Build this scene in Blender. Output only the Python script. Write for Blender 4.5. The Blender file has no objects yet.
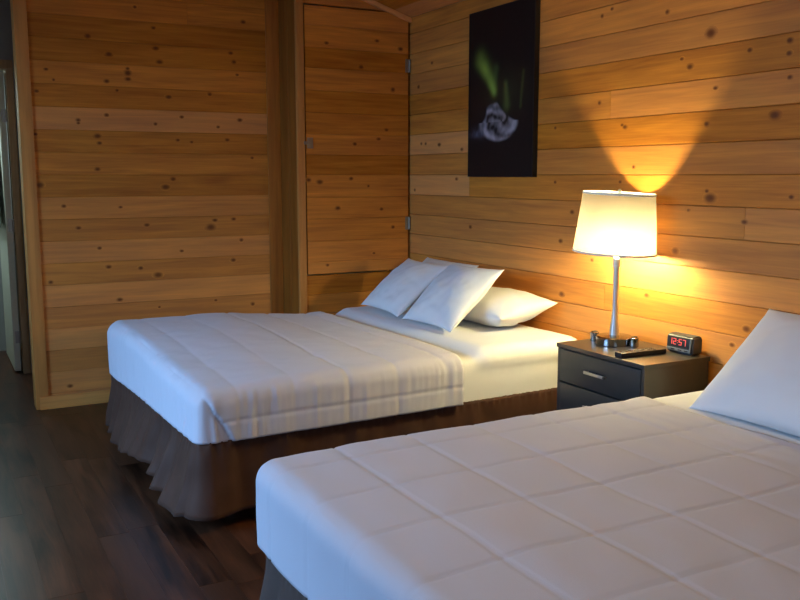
import bpy, bmesh, math, random
from mathutils import Vector, Matrix, noise, Euler
random.seed(7)
S = bpy.context.scene
COL = S.collection
PI = math.pi

# ------------------------------------------------------------------ camera
cam_data = bpy.data.cameras.new('camera')
cam_data.sensor_width = 36.0
cam_data.lens = 880.5 / 800 * 36.0
cam = bpy.data.objects.new('camera', cam_data); COL.objects.link(cam)
cam.location = (-3.008, 0.0, 1.454)
cam.rotation_euler = (math.radians(90 - 8.056), 0, -0.4914)
S.camera = cam

# ------------------------------------------------------------------ world, lights, exposure
W = bpy.data.worlds.new('world'); S.world = W; W.use_nodes = True
wn = W.node_tree.nodes; wl = W.node_tree.links
bgn = wn['Background']
sky = wn.new('ShaderNodeTexSky'); sky.sky_type = 'NISHITA'; sky.sun_disc = False
sky.sun_elevation = math.radians(25); sky.sun_rotation = math.radians(60)
wl.new(sky.outputs[0], bgn.inputs[0]); bgn.inputs[1].default_value = 0.12

def area(name, loc, rot, sx, sy, power, color):
    d = bpy.data.lights.new(name, 'AREA'); d.shape = 'RECTANGLE'; d.size = sx; d.size_y = sy
    d.energy = power; d.color = color
    o = bpy.data.objects.new(name, d); COL.objects.link(o); o.location = loc; o.rotation_euler = rot
    return o
area('window_daylight_left', (-6.5, 3.5, 2.75), (0, -math.radians(63), 0), 2.6, 3.4, 840, (0.28, 0.56, 1.0))
area('window_daylight_near', (-3.4, -2.9, 2.75), (math.radians(63), 0, 0), 3.2, 2.4, 180, (0.44, 0.63, 1.0))

area('warm_fill_overhead', (-1.9, 1.7, 2.85), (0, 0, 0), .45, .45, 12, (1.0, 0.72, 0.34))  # unseen warm fill added to brighten the board wall and bed tops

S.view_settings.view_transform = 'Standard'
S.view_settings.look = 'None'
S.view_settings.exposure = 0.1
S.view_settings.gamma = 1.0
S.view_settings.use_curve_mapping = False

# ------------------------------------------------------------------ material helpers
def new_mat(name):
    m = bpy.data.materials.new(name); m.use_nodes = True
    nt = m.node_tree; b = nt.nodes['Principled BSDF']
    return m, nt, b
def sock(b, *names):
    for n in names:
        if n in b.inputs: return b.inputs[n]
def plain(name, color, rough=0.6, metal=0.0, noise_amt=0.08, noise_scale=40, bump=0.0, spec=0.5, sheen=0.0):
    m, nt, b = new_mat(name)
    tc = nt.nodes.new('ShaderNodeTexCoord'); n = nt.nodes.new('ShaderNodeTexNoise')
    n.inputs['Scale'].default_value = noise_scale; n.inputs['Detail'].default_value = 4
    nt.links.new(tc.outputs['Object'], n.inputs['Vector'])
    mx = nt.nodes.new('ShaderNodeMix'); mx.data_type = 'RGBA'
    mx.inputs['A'].default_value = (*[c*(1-noise_amt) for c in color], 1)
    mx.inputs['B'].default_value = (*[min(1, c*(1+noise_amt)) for c in color], 1)
    nt.links.new(n.outputs['Fac'], mx.inputs['Factor']); nt.links.new(mx.outputs['Result'], b.inputs['Base Color'])
    b.inputs['Roughness'].default_value = rough; b.inputs['Metallic'].default_value = metal
    b.inputs['Specular IOR Level'].default_value = spec
    if sheen: b.inputs['Sheen Weight'].default_value = sheen
    if bump:
        bp = nt.nodes.new('ShaderNodeBump'); bp.inputs['Strength'].default_value = bump; bp.inputs['Distance'].default_value = 0.004
        nt.links.new(n.outputs['Fac'], bp.inputs['Height']); nt.links.new(bp.outputs['Normal'], b.inputs['Normal'])
    return m

def wood(name, dark, light, pale, rough=0.5, knotc=(0.13, 0.032, 0.006), grain=1.0, spec=0.22, sx=1.6, sy=30):
    """procedural board wood: UV runs along / across each board; colour attribute r=tone, g=paleness, b=knot"""
    m, nt, b = new_mat(name); L = nt.links; N = nt.nodes
    uv = N.new('ShaderNodeUVMap'); uv.uv_map = 'board'
    at = N.new('ShaderNodeAttribute'); at.attribute_name = 'tint'
    sep = N.new('ShaderNodeSeparateColor'); L.new(at.outputs['Color'], sep.inputs[0])
    def nz(scale, detail, dist):
        mp = N.new('ShaderNodeMapping'); mp.inputs['Scale'].default_value = scale
        n = N.new('ShaderNodeTexNoise'); n.inputs['Scale'].default_value = 1; n.inputs['Detail'].default_value = detail
        n.inputs['Distortion'].default_value = dist
        L.new(uv.outputs[0], mp.inputs[0]); L.new(mp.outputs[0], n.inputs['Vector']); return n
    n1 = nz((sx, sy, 1), 5, 0.8); n2 = nz((0.9, 7, 1), 3, 1.2); n3 = nz((6, 160, 1), 2, 0)
    add = N.new('ShaderNodeMath'); add.operation = 'ADD'; L.new(n1.outputs['Fac'], add.inputs[0]); L.new(n2.outputs['Fac'], add.inputs[1])
    ad2 = N.new('ShaderNodeMath'); ad2.operation = 'MULTIPLY_ADD'; L.new(n3.outputs['Fac'], ad2.inputs[0]); ad2.inputs[1].default_value = 0.35; L.new(add.outputs[0], ad2.inputs[2])
    mr = N.new('ShaderNodeMapRange'); L.new(ad2.outputs[0], mr.inputs['Value'])
    mr.inputs['From Min'].default_value = 1.175 - 0.33/grain; mr.inputs['From Max'].default_value = 1.175 + 0.33/grain
    c1 = N.new('ShaderNodeMix'); c1.data_type = 'RGBA'; c1.inputs['A'].default_value = (*dark, 1); c1.inputs['B'].default_value = (*light, 1)
    L.new(mr.outputs[0], c1.inputs['Factor'])
    c2 = N.new('ShaderNodeMix'); c2.data_type = 'RGBA'; c2.inputs['B'].default_value = (*pale, 1)
    L.new(c1.outputs['Result'], c2.inputs['A']); L.new(sep.outputs['Green'], c2.inputs['Factor'])
    # tone
    tone = N.new('ShaderNodeVectorMath'); tone.operation = 'SCALE'
    L.new(c2.outputs['Result'], tone.inputs[0])
    tm = N.new('ShaderNodeMath'); tm.operation = 'MULTIPLY_ADD'; L.new(sep.outputs['Red'], tm.inputs[0]); tm.inputs[1].default_value = 0.8; tm.inputs[2].default_value = 0.6
    L.new(tm.outputs[0], tone.inputs['Scale'])
    kr = N.new('ShaderNodeMapRange'); kr.interpolation_type = 'SMOOTHSTEP'; L.new(sep.outputs['Blue'], kr.inputs['Value'])
    kr.inputs['From Min'].default_value = 0.05; kr.inputs['From Max'].default_value = 0.85; kr.inputs['To Max'].default_value = 0.92
    c3 = N.new('ShaderNodeMix'); c3.data_type = 'RGBA'; c3.inputs['B'].default_value = (*knotc, 1)
    L.new(tone.outputs[0], c3.inputs['A']); L.new(kr.outputs[0], c3.inputs['Factor'])
    L.new(c3.outputs['Result'], b.inputs['Base Color'])
    b.inputs['Roughness'].default_value = rough; b.inputs['Specular IOR Level'].default_value = spec
    bp = N.new('ShaderNodeBump'); bp.inputs['Strength'].default_value = 0.12; bp.inputs['Distance'].default_value = 0.003
    L.new(ad2.outputs[0], bp.inputs['Height']); L.new(bp.outputs['Normal'], b.inputs['Normal'])
    return m

M = {}
M['pine'] = wood('honey_pine', (0.40, 0.115, 0.008), (0.74, 0.275, 0.026), (0.70, 0.36, 0.16))
M['pine_trim'] = wood('pine_trim', (0.46, 0.165, 0.03), (0.68, 0.29, 0.06), (0.64, 0.38, 0.18))
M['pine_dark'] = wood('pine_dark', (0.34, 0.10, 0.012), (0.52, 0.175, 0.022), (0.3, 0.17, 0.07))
M['jamb'] = wood('brown_jamb', (0.34, 0.22, 0.11), (0.56, 0.38, 0.21), (0.3, 0.2, 0.1))
M['floor'] = wood('dark_laminate', (0.009, 0.0035, 0.002), (0.078, 0.027, 0.012), (0.08, 0.034, 0.018), rough=0.33, grain=1.35, spec=0.25, sx=2.2, sy=16)
M['cotton'] = plain('white_cotton', (0.80, 0.79, 0.78), 0.9, noise_amt=0.015, noise_scale=350, bump=0.15, spec=0.15, sheen=0.15)
M['comforter'] = plain('white_comforter', (0.63, 0.61, 0.66), 0.85, noise_amt=0.015, noise_scale=300, bump=0.15, spec=0.2, sheen=0.15)
M['skirt'] = plain('brown_suede', (0.074, 0.033, 0.020), 0.6, noise_amt=0.35, noise_scale=7, spec=0.15, sheen=0.05)
M['skirt2'] = plain('grey_brown_suede', (0.09, 0.058, 0.046), 0.6, noise_amt=0.3, noise_scale=9, spec=0.15, sheen=0.05)
M['black'] = plain('black_plastic', (0.015, 0.015, 0.016), 0.4)
M['grey_plastic'] = plain('grey_plastic', (0.045, 0.045, 0.043), 0.45)
M['silver_plastic'] = plain('silver_plastic', (0.22, 0.22, 0.21), 0.4, 0.3)
M['charcoal'] = plain('charcoal_laminate', (0.036, 0.033, 0.030), 0.33, noise_amt=0.1, noise_scale=25, spec=0.65)
M['chrome'] = plain('brushed_chrome', (0.82, 0.80, 0.77), 0.3, 1.0, noise_amt=0.03)
M['dark_chrome'] = plain('polished_dark_chrome', (0.42, 0.40, 0.38), 0.12, 1.0, noise_amt=0.03)
M['pewter'] = plain('pewter_metal', (0.36, 0.33, 0.28), 0.4, 0.8)
M['paint'] = plain('pale_green_grey_paint', (0.66, 0.65, 0.52), 0.5)
M['plaster'] = plain('grey_plaster', (0.36, 0.35, 0.31), 0.8)
M['towel'] = plain('pale_green_terry', (0.40, 0.50, 0.42), 0.95, noise_scale=200, bump=0.5)
M['boxspring'] = plain('box_spring_fabric', (0.05, 0.05, 0.055), 0.9)
M['steel'] = plain('dark_steel', (0.03, 0.03, 0.03), 0.4, 0.6)
M['caster'] = plain('pale_caster_plastic', (0.55, 0.55, 0.55), 0.4)
M['frame_black'] = plain('black_canvas_edge', (0.012, 0.010, 0.010), 0.45)

def shade_mat():
    m = bpy.data.materials.new('lamp_shade_fabric'); m.use_nodes = True; nt = m.node_tree; N = nt.nodes; L = nt.links
    for n in list(N):
        if n.type != 'OUTPUT_MATERIAL': N.remove(n)
    out = [n for n in N if n.type == 'OUTPUT_MATERIAL'][0]
    tc = N.new('ShaderNodeTexCoord'); nz = N.new('ShaderNodeTexNoise'); nz.inputs['Scale'].default_value = 250; L.new(tc.outputs['Object'], nz.inputs['Vector'])
    mx = N.new('ShaderNodeMix'); mx.data_type = 'RGBA'; mx.inputs['A'].default_value = (0.132, 0.110, 0.086, 1); mx.inputs['B'].default_value = (0.148, 0.124, 0.099, 1)
    L.new(nz.outputs['Fac'], mx.inputs['Factor'])
    d = N.new('ShaderNodeBsdfDiffuse'); t = N.new('ShaderNodeBsdfTranslucent'); s = N.new('ShaderNodeMixShader'); s.inputs[0].default_value = 0.5
    L.new(mx.outputs['Result'], d.inputs[0]); L.new(mx.outputs['Result'], t.inputs[0])
    L.new(d.outputs[0], s.inputs[1]); L.new(t.outputs[0], s.inputs[2]); L.new(s.outputs[0], out.inputs[0]); return m
M['shade'] = shade_mat()

def emis(name, color, strength):
    m = bpy.data.materials.new(name); m.use_nodes = True; b = m.node_tree.nodes['Principled BSDF']
    b.inputs['Base Color'].default_value = (*color, 1); b.inputs['Emission Color'].default_value = (*color, 1); b.inputs['Emission Strength'].default_value = strength
    return m
M['digits'] = emis('red_led_digits', (0.9, 0.12, 0.10), 0.35)
M['bulb'] = emis('warm_bulb', (1.0, 0.86, 0.43), 820)

def glass():
    m = bpy.data.materials.new('window_glass'); m.use_nodes = True; nt = m.node_tree; N = nt.nodes; L = nt.links
    for n in list(N):
        if n.type != 'OUTPUT_MATERIAL': N.remove(n)
    out = [n for n in N if n.type == 'OUTPUT_MATERIAL'][0]
    t = N.new('ShaderNodeBsdfTransparent'); g = N.new('ShaderNodeBsdfGlossy'); g.inputs['Roughness'].default_value = 0.02
    f = N.new('ShaderNodeFresnel'); f.inputs[0].default_value = 1.45; s = N.new('ShaderNodeMixShader')
    L.new(f.outputs[0], s.inputs[0]); L.new(t.outputs[0], s.inputs[1]); L.new(g.outputs[0], s.inputs[2]); L.new(s.outputs[0], out.inputs[0]); return m
M['glass'] = glass()

# ------------------------------------------------------------------ object helpers
def link(name, me, mat=None, parent=None, loc=None, rot=None):
    me.name = name
    o = bpy.data.objects.new(name, me); COL.objects.link(o)
    if mat:
        for x in (mat if isinstance(mat, (list, tuple)) else [mat]): me.materials.append(x)
    if parent: o.parent = parent
    if loc: o.location = loc
    if rot: o.rotation_euler = rot
    return o
def tag(o, label=None, cat=None, group=None, kind=None):
    if label: o['label'] = label
    if cat: o['category'] = cat
    if group: o['group'] = group
    if kind: o['kind'] = kind
    return o
def empty(name, loc=(0, 0, 0), rz=0):
    o = bpy.data.objects.new(name, None); COL.objects.link(o); o.location = loc; o.rotation_euler = (0, 0, rz); o.empty_display_size = 0.1
    return o
def smooth(o, ang=None):
    for p in o.data.polygons: p.use_smooth = True
    if ang:
        bm = bmesh.new(); bm.from_mesh(o.data)
        for e in bm.edges:
            if len(e.link_faces) == 2 and e.calc_face_angle(0) > math.radians(ang): e.smooth = False
        bm.to_mesh(o.data); bm.free()
    return o
def bm_box(bm, x0, x1, y0, y1, z0, z1, bev=0.0, mat=0):
    r = bmesh.ops.create_cube(bm, size=1)
    for v in r['verts']:
        v.co = Vector((x0+(v.co.x+.5)*(x1-x0), y0+(v.co.y+.5)*(y1-y0), z0+(v.co.z+.5)*(z1-z0)))
    fs = set(f for v in r['verts'] for f in v.link_faces)
    for f in fs: f.material_index = mat
    if bev:
        es = list(set(e for v in r['verts'] for e in v.link_edges))
        bmesh.ops.bevel(bm, geom=es, offset=bev, segments=2, affect='EDGES', profile=0.7)
def box_obj(name, x0, x1, y0, y1, z0, z1, mat, parent=None, bev=0.003):
    bm = bmesh.new(); bm_box(bm, x0, x1, y0, y1, z0, z1, bev)
    me = bpy.data.meshes.new(name); bm.to_mesh(me); bm.free()
    o = link(name, me, mat, parent); return smooth(o, 35)
def bm_lathe(bm, prof, n=40, c=(0, 0, 0), cap=True):
    rings = []
    for r, z in prof:
        rings.append([bm.verts.new((c[0]+r*math.cos(2*PI*i/n), c[1]+r*math.sin(2*PI*i/n), c[2]+z)) for i in range(n)])
    for a, b in zip(rings, rings[1:]):
        for i in range(n): bm.faces.new((a[i], a[(i+1) % n], b[(i+1) % n], b[i]))
    if cap:
        bm.faces.new(rings[0][::-1]); bm.faces.new(rings[-1])
def bm_obj(name, bm, mat, parent=None, ang=35):
    bmesh.ops.recalc_face_normals(bm, faces=bm.faces)
    me = bpy.data.meshes.new(name); bm.to_mesh(me); bm.free()
    o = link(name, me, mat, parent); return smooth(o, ang)

# ------------------------------------------------------------------ boards
class Boards:
    """collects boards lying in the plane origin + u*U + v*V with outward normal Nn"""
    def __init__(s, U, V, Nn, O=(0, 0, 0)):
        s.U = Vector(U); s.V = Vector(V); s.N = Vector(Nn); s.O = Vector(O); s.v = []; s.f = []; s.uv = []; s.c = []
    def P(s, u, v, n=0): return s.O + s.U*u + s.V*v + s.N*n
    def quad(s, pts, uvs, col, knots=None):
        i = len(s.v); s.v += pts; s.f.append(tuple(range(i, i+len(pts)))); s.uv += uvs
        s.c += [(col[0], col[1], (knots[k] if knots else 0.0), 1) for k in range(len(pts))]
    def board(s, u0, u1, v0, v1, tone, pale, bev=0.003, dep=0.006, endbev=0.001):
        ru = random.uniform(0, 40); rv = random.uniform(0, 40); col = (tone, pale)
        a, b, c, d = u0+endbev, u1-endbev, v0+bev, v1-bev
        I = [(a, c), (b, c), (b, d), (a, d)]; Oo = [(u0, v0), (u1, v0), (u1, v1), (u0, v1)]
        uvf = lambda p: (p[0]+ru, p[1]+rv)
        s.quad([s.P(*p) for p in I], [uvf(p) for p in I], col)
        for k in range(4):
            l = (k+1) % 4
            pts = [s.P(*Oo[k], -dep), s.P(*Oo[l], -dep), s.P(*I[l]), s.P(*I[k])]
            s.quad(pts, [uvf(Oo[k]), uvf(Oo[l]), uvf(I[l]), uvf(I[k])], (tone*0.9, pale))
    def knot(s, u, v, r=0.011, asp=1.3, tone=0.5, pale=0):
        n = 14; ru = random.uniform(0, 40)
        ctr = s.P(u, v, 0.0012)
        ring = [s.P(u+r*2*asp*math.cos(2*PI*i/n), v+r*2*math.sin(2*PI*i/n), 0.0004) for i in range(n)]
        mid = [s.P(u+r*0.9*asp*math.cos(2*PI*i/n)+0.002, v+r*0.9*math.sin(2*PI*i/n), 0.001) for i in range(n)]
        g = lambda q: (ru+q.dot(s.U), ru+q.dot(s.V))
        for i in range(n):
            j = (i+1) % n
            s.quad([ctr, mid[i], mid[j]], [g(ctr), g(mid[i]), g(mid[j])], (tone, pale), [.95, .6, .6])
            s.quad([mid[i], ring[i], ring[j], mid[j]], [g(mid[i]), g(ring[i]), g(ring[j]), g(mid[j])], (tone, pale), [.6, .05, .05, .6])
    def fill(s, u0, u1, lines, tone=lambda r, u: (0.5, 0), joints=None, lmin=1.2, lmax=2.8, **k):
        s.rows = []
        for r in range(len(lines)-1):
            if joints and r in joints: js = joints[r]
            else:
                js = []; x = u0+random.uniform(0.4, lmax)
                while x < u1-0.4: js.append(x); x += random.uniform(lmin, lmax)
            e = [u0]+sorted(j for j in js if u0 < j < u1)+[u1]
            for a, b in zip(e, e[1:]):
                t, p = tone(r, (a+b)/2); s.board(a, b, lines[r], lines[r+1], t, p, **k); s.rows.append((a, b, lines[r], lines[r+1], t, p))
    def knots(s, lst, scale=1.0):
        for u, v, q in lst:
            t, p = 0.5, 0
            for a, b, c, d, tt, pp in s.rows:
                if a <= u <= b and c <= v <= d:
                    t, p = tt, pp
                    rr = 0.0085*q*scale; v = min(max(v, c+0.006+2*rr), d-0.006-2*rr); break
            s.knot(u, v, 0.0080*q*scale*random.uniform(.7, 1.25), random.uniform(1.1, 1.7), t, p)
    def build(s, name, mat, parent=None, cut=None):
        me = bpy.data.meshes.new(name); me.from_pydata([tuple(v) for v in s.v], [], s.f)
        me.uv_layers.new(name='board'); me.color_attributes.new('tint', 'FLOAT_COLOR', 'CORNER')
        ul = me.uv_layers['board']; ca = me.color_attributes['tint']
        for i, l in enumerate(me.loops):
            ul.data[i].uv = s.uv[l.vertex_index]; ca.data[i].color = s.c[l.vertex_index]
        if cut or True:
            bm = bmesh.new(); bm.from_mesh(me)
            for co, no in (cut or []):
                bmesh.ops.bisect_plane(bm, geom=bm.verts[:]+bm.edges[:]+bm.faces[:], plane_co=co, plane_no=no, clear_outer=True)
            # orient all faces to the outward side
            for f in bm.faces:
                f.normal_update()
                if f.normal.dot(s.N) < 0: f.normal_flip()
            bm.to_mesh(me); bm.free()
        return link(name, me, mat, parent)

def rnd_tone(seed, amp=0.2, palep=0.12):
    R = random.Random(seed); d = {}
    def f(r, u):
        return (0.5+R.uniform(-amp, amp), R.uniform(0, 0.25) if R.random() > palep else R.uniform(.4, .7))
    return f
def trim_obj(name, x0, x1, y0, y1, z0, z1, mat, parent=None, axis='z', kind='structure', tone=0.55, bev=0.003):
    """a bevelled plank with board UVs"""
    bm = bmesh.new(); bm_box(bm, x0, x1, y0, y1, z0, z1, bev)
    me = bpy.data.meshes.new(name); bm.to_mesh(me); bm.free()
    me.uv_layers.new(name='board'); me.color_attributes.new('tint', 'FLOAT_COLOR', 'CORNER'); ul = me.uv_layers['board']; ca = me.color_attributes['tint']; k = random.uniform(0, 30)
    for i, l in enumerate(me.loops):
        p = me.vertices[l.vertex_index].co
        ul.data[i].uv = {'z': (p.z+k, p.x+p.y+k), 'x': (p.x+k, p.z+p.y+k), 'y': (p.y+k, p.x+p.z+k)}[axis]
        ca.data[i].color = (tone, 0.1, 0, 1)
    o = link(name, me, mat, parent); smooth(o, 35)
    if kind and not parent: o['kind'] = kind
    return o

ZL = [max(0.0, 1.867+0.1365*k) for k in range(-14, 12)]
ZL[0] = 0.0
YB, YC, XL, YN = 5.806, 5.47, -5.2, -1.6
def zceil(x): return 2.522+0.317*(-x) if x > -2.6 else 2.522+0.317*(x+5.2)
CUT = [((0, 0, 2.522), Vector((0.317, 0, 1)).normalized()), ((-5.2, 0, 2.522), Vector((-0.317, 0, 1)).normalized())]

BACK_KNOTS=[(-1.78,2.495,1.0),(-2.07,2.287,1.0),(-1.67,2.376,1.0),(-1.66,2.272,1.0),(-1.95,2.199,1.0),(-1.64,2.169,1.0),(-2.32,2.088,1.0),(-2.28,2.007,1.0),(-1.97,2.034,1.0),(-1.91,1.995,1.0),(-1.84,2.126,1.0),(-1.84,2.090,1.4),(-1.84,2.053,1.0),(-1.59,1.953,1.0),(-2.38,1.956,1.2),(-1.98,1.827,1.0),(-2.15,1.791,1.0),(-2.15,1.773,1.0),(-1.68,1.780,1.0),(-1.51,1.829,1.0),(-2.40,1.701,1.0),(-2.04,1.697,1.3),(-2.03,1.654,1.0),(-1.54,1.681,1.0),(-1.45,1.670,1.0),(-2.39,1.396,1.4),(-2.26,1.266,1.0),(-1.92,1.254,1.0),(-1.76,1.136,1.2),(-2.18,1.128,1.0),(-2.06,0.998,1.2),(-2.01,0.875,1.0),(-1.81,0.859,1.0),(-2.36,0.786,1.0),(-1.70,0.781,1.6),(-1.58,1.456,1.3),(-1.63,1.379,1.5),(-1.95,0.639,1.0),(-1.70,0.595,1.0),(-1.54,0.959,1.0),(-2.28,0.129,1.0),(-2.05,1.493,1.0),(-1.08,2.459,1.0),(-1.17,2.254,1.0),(-1.15,2.198,1.0),(-1.13,2.115,1.0),(-1.32,1.983,1.0),(-1.12,1.821,1.0),(-1.27,1.771,1.0),(-1.21,1.688,1.0),(-1.04,1.577,1.0),(-1.31,1.178,1.3),(-1.34,1.111,1.6),(-1.18,1.168,1.0),(-1.19,0.883,1.0),(-1.32,0.630,1.0),(-1.06,0.571,1.5),(-1.13,1.017,1.0)]
DOOR_KNOTS=[(-0.63,2.312,1.0),(-0.08,2.296,1.4),(-0.26,2.351,1.0),(-0.38,2.173,1.0),(-0.14,2.027,1.4),(-0.19,1.762,1.0),(-0.43,1.664,1.3),(-0.25,1.700,1.0),(-0.69,1.410,1.4),(-0.77,1.424,1.0),(-0.46,1.443,1.0),(-0.33,1.382,1.0),(-0.56,1.236,1.3),(-0.23,1.223,1.0),(-0.14,1.096,1.2),(-0.64,0.853,1.0),(-0.29,0.919,1.0)]
RIGHT_KNOTS=[(2.80,2.056,2.3),(3.06,2.185,1.0),(2.96,1.967,1.0),(2.91,1.927,1.0),(2.59,1.961,1.0),(2.76,1.823,1.0),(2.40,1.978,1.3),(2.40,1.926,1.0),(2.39,1.834,1.0),(2.45,1.692,1.3),(2.80,1.675,1.1),(3.31,1.686,0.8),(3.43,2.269,0.8),(3.50,2.234,0.8),(3.50,1.813,0.8),(3.33,1.696,0.8),(3.85,1.706,0.8),(3.33,1.422,0.8),(3.84,1.418,0.8),(3.24,1.494,0.8),(2.78,1.386,1.0),(2.76,1.344,1.7),(2.35,1.369,1.0),(2.95,1.111,1.8),(3.12,0.888,1.0),(2.53,0.814,1.3),(2.88,1.300,0.8),(2.57,1.261,0.8),(4.68,1.133,1.1),(3.76,0.817,1.5),(3.78,1.103,1.0),(3.69,1.262,1.0),(3.52,1.022,0.9),(2.60,0.734,1.0),(5.31,1.668,0.9),(5.25,1.666,0.9),(5.07,1.654,1.1),(4.79,1.613,1.0),(4.85,1.431,1.0),(5.40,1.353,1.0),(5.35,2.050,1.0),(5.17,2.189,0.9)]

# ------------------------------------------------------------------ setting: structure
# floor planks run along Y
fb = Boards((0, 1, 0), (1, 0, 0), (0, 0, 1))
nrow = 44; fl = [-5.3+k*0.1225 for k in range(nrow+1)]
fb.fill(-1.7, 8.3, fl, rnd_tone(3, 0.3, 0.1), bev=0.0005, dep=0.0006, lmin=0.9, lmax=1.6)
tag(fb.build('floor', M['floor']), kind='structure')

def right_tone(r, u):
    z = (ZL[r]+ZL[r+1])/2; R = random.Random(r*31+int(u*7))
    if u > 4.6 and (1.60 < z < 1.74 or 1.32 < z < 1.46): return (0.66, 0.42)
    return (0.5+R.uniform(-.16, .16), R.uniform(0, .25) if z > 1.3 else R.uniform(.1, .35))
rj = {}
for r in range(len(ZL)-1):
    z = (ZL[r]+ZL[r+1])/2
    if 1.60 < z < 1.74 or 1.32 < z < 1.46: rj[r] = [4.7, 1.9, 0.2]
    elif 1.18 < z < 1.32: rj[r] = [2.57, 1.1]
    else: rj[r] = [[0.9], [1.8, -.5], [2.1, 0.4], [1.2], [3.42, 0.6], [1.6, -.3], [1.3]][(r*3) % 7]
rb = Boards((0, 1, 0), (0, 0, 1), (-1, 0, 0))
rb.fill(YN, 8.0, ZL, right_tone, rj, lmin=1.4, lmax=3.2)
rb.knots(RIGHT_KNOTS)
tag(rb.build('wall_right', M['pine'], cut=[((0, 0, 2.522), (0, 0, 1))]), kind='structure')

def back_tone(r, u):
    z = (ZL[r]+ZL[r+1])/2; R = random.Random(r*17+5+int(u*5))
    if 1.73 < z < 1.867: return (0.66, 0.35)
    T = [(2.413, .62, .1), (2.276, .25, 0), (2.14, .32, 0), (2.003, .62, .12), (1.867, .45, .05), (1.6, .40, .1), (1.46, .50, .15), (1.32, .34, .12), (1.19, .52, .35), (1.05, .38, .25), (.91, .60, .45), (.78, .42, .3), (.64, .62, .5), (.5, .45, .4), (.36, .6, .55), (.23, .4, .4), (-1, .6, .5)]
    for zz, a, b in T:
        if z > zz: return (a, b*.7)
bj = {r: [] for r in range(len(ZL)-1)}
bj[len(ZL)-8] = [-1.45]
bb = Boards((1, 0, 0), (0, 0, 1), (0, -1, 0), (0, YB, 0))
bb.fill(-2.478, -0.83, ZL, back_tone, bj, bev=.0026, dep=.0035)
bb.knots(BACK_KNOTS)
wb = bb.build('wall_back', M['pine'], cut=CUT); tag(wb, kind='structure')
# the thickness of the back wall behind its boards
def slab(name, x0, x1, y0, y1, mat, z1=3.36):
    bm = bmesh.new(); bm_box(bm, x0, x1, y0, y1, 0, z1)
    for co, no in CUT:
        g = bmesh.ops.bisect_plane(bm, geom=bm.verts[:]+bm.edges[:]+bm.faces[:], plane_co=co, plane_no=no, clear_outer=True)
        eds = [e for e in g['geom_cut'] if isinstance(e, bmesh.types.BMEdge)]
        if eds: bmesh.ops.holes_fill(bm, edges=eds)
    return tag(bm_obj(name, bm, mat), kind='structure')
slab('wall_back_core', -2.478, -0.0, YB+0.008, YB+0.13, M['plaster'])
slab('wall_back_left', XL, -3.55, YB, YB+0.13, M['plaster'])
slab('wall_hall_right', -2.385, -2.30, YB+0.13, 6.95, M['jamb'])
slab('wall_hall_left', -3.63, -3.55, YB+0.13, 6.95, M['plaster'])

# closet corner: front boards above and below the door
def closet_tone(r, u): return ([.55, .6, .5, .6, .58, .3, .55, .42, .3, .5, .32, .6, .7, .6][r % 14], [.2, .15, .1, .1, .1, 0, .1, .05, 0, .1, 0, .1, .15, .1][r % 14])
lo = Boards((1, 0, 0), (0, 0, 1), (0, -1, 0), (0, YC, 0))
lo.fill(-0.79, 0.0, [0, .131, .262, .393, .524, .655, .786], closet_tone, {r: [] for r in range(9)})
tag(lo.build('wall_closet_lower', M['pine']), kind='structure')
hi = Boards((1, 0, 0), (0, 0, 1), (0, -1, 0), (0, YC, 0))
hi.fill(-0.79, 0.0, [2.552, 2.69, 2.83], closet_tone, {r: [] for r in range(9)})
tag(hi.build('wall_closet_upper', M['pine'], cut=CUT), kind='structure')
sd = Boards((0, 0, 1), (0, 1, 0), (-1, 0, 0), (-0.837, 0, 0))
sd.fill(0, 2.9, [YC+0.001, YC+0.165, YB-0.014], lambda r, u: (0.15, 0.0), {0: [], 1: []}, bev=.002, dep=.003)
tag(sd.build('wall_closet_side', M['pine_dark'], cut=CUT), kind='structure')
trim_obj('trim_1', -0.842, -0.790, YC-0.008, YC+0.02, 0, 2.765, M['pine_trim'], tone=0.5)
trim_obj('trim_2', -0.928, -0.838, YB-0.016, YB-0.001, 0, 2.79, M['pine_dark'], tone=0.75)
trim_obj('trim_3', -2.484, -2.410, YB-0.014, YB+0.135, 0, 3.28, M['pine_trim'], tone=0.55)
trim_obj('baseboard_back', -2.462, -0.93, YB-0.028, YB-0.0145, 0.0, 0.082, M['pine_trim'], axis='x', tone=0.8)
# sloping molding under the ceiling on the closet front
bm = bmesh.new(); bm_box(bm, -0.83, -0.002, YC-0.024, YC-0.001, -0.036, -0.004, 0.003)
for v in bm.verts: v.co.z += zceil(v.co.x)
o = bm_obj('trim_4', bm, M['pine_trim']); tag(o, kind='structure')
me = o.data; me.uv_layers.new(name='board'); me.color_attributes.new('tint', 'FLOAT_COLOR', 'CORNER'); ul = me.uv_layers['board']; ca = me.color_attributes['tint']
for i, l in enumerate(me.loops): p = me.vertices[l.vertex_index].co; ul.data[i].uv = (p.x, p.z+p.y); ca.data[i].color = (1, .4, 0, 1)

# ceiling: two pitches of boards running along Y
k = math.sqrt(1+0.317**2)
for nm, O, V, Nn in (('ceiling_right', (0, 0, 2.522), Vector((-1, 0, 0.317))/k, Vector((-0.317, 0, -1))/k),
                     ('ceiling_left', (-5.2, 0, 2.522), Vector((1, 0, 0.317))/k, Vector((0.317, 0, -1))/k)):
    cb = Boards((0, 1, 0), V, Nn, O); n = 20; Lc = 2.6*k
    cb.fill(YN, 8.0, [Lc*i/n for i in range(n+1)], rnd_tone(11 if 'r' in nm[-5:] else 12, .14))
    tag(cb.build(nm, M['pine']), kind='structure')

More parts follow.
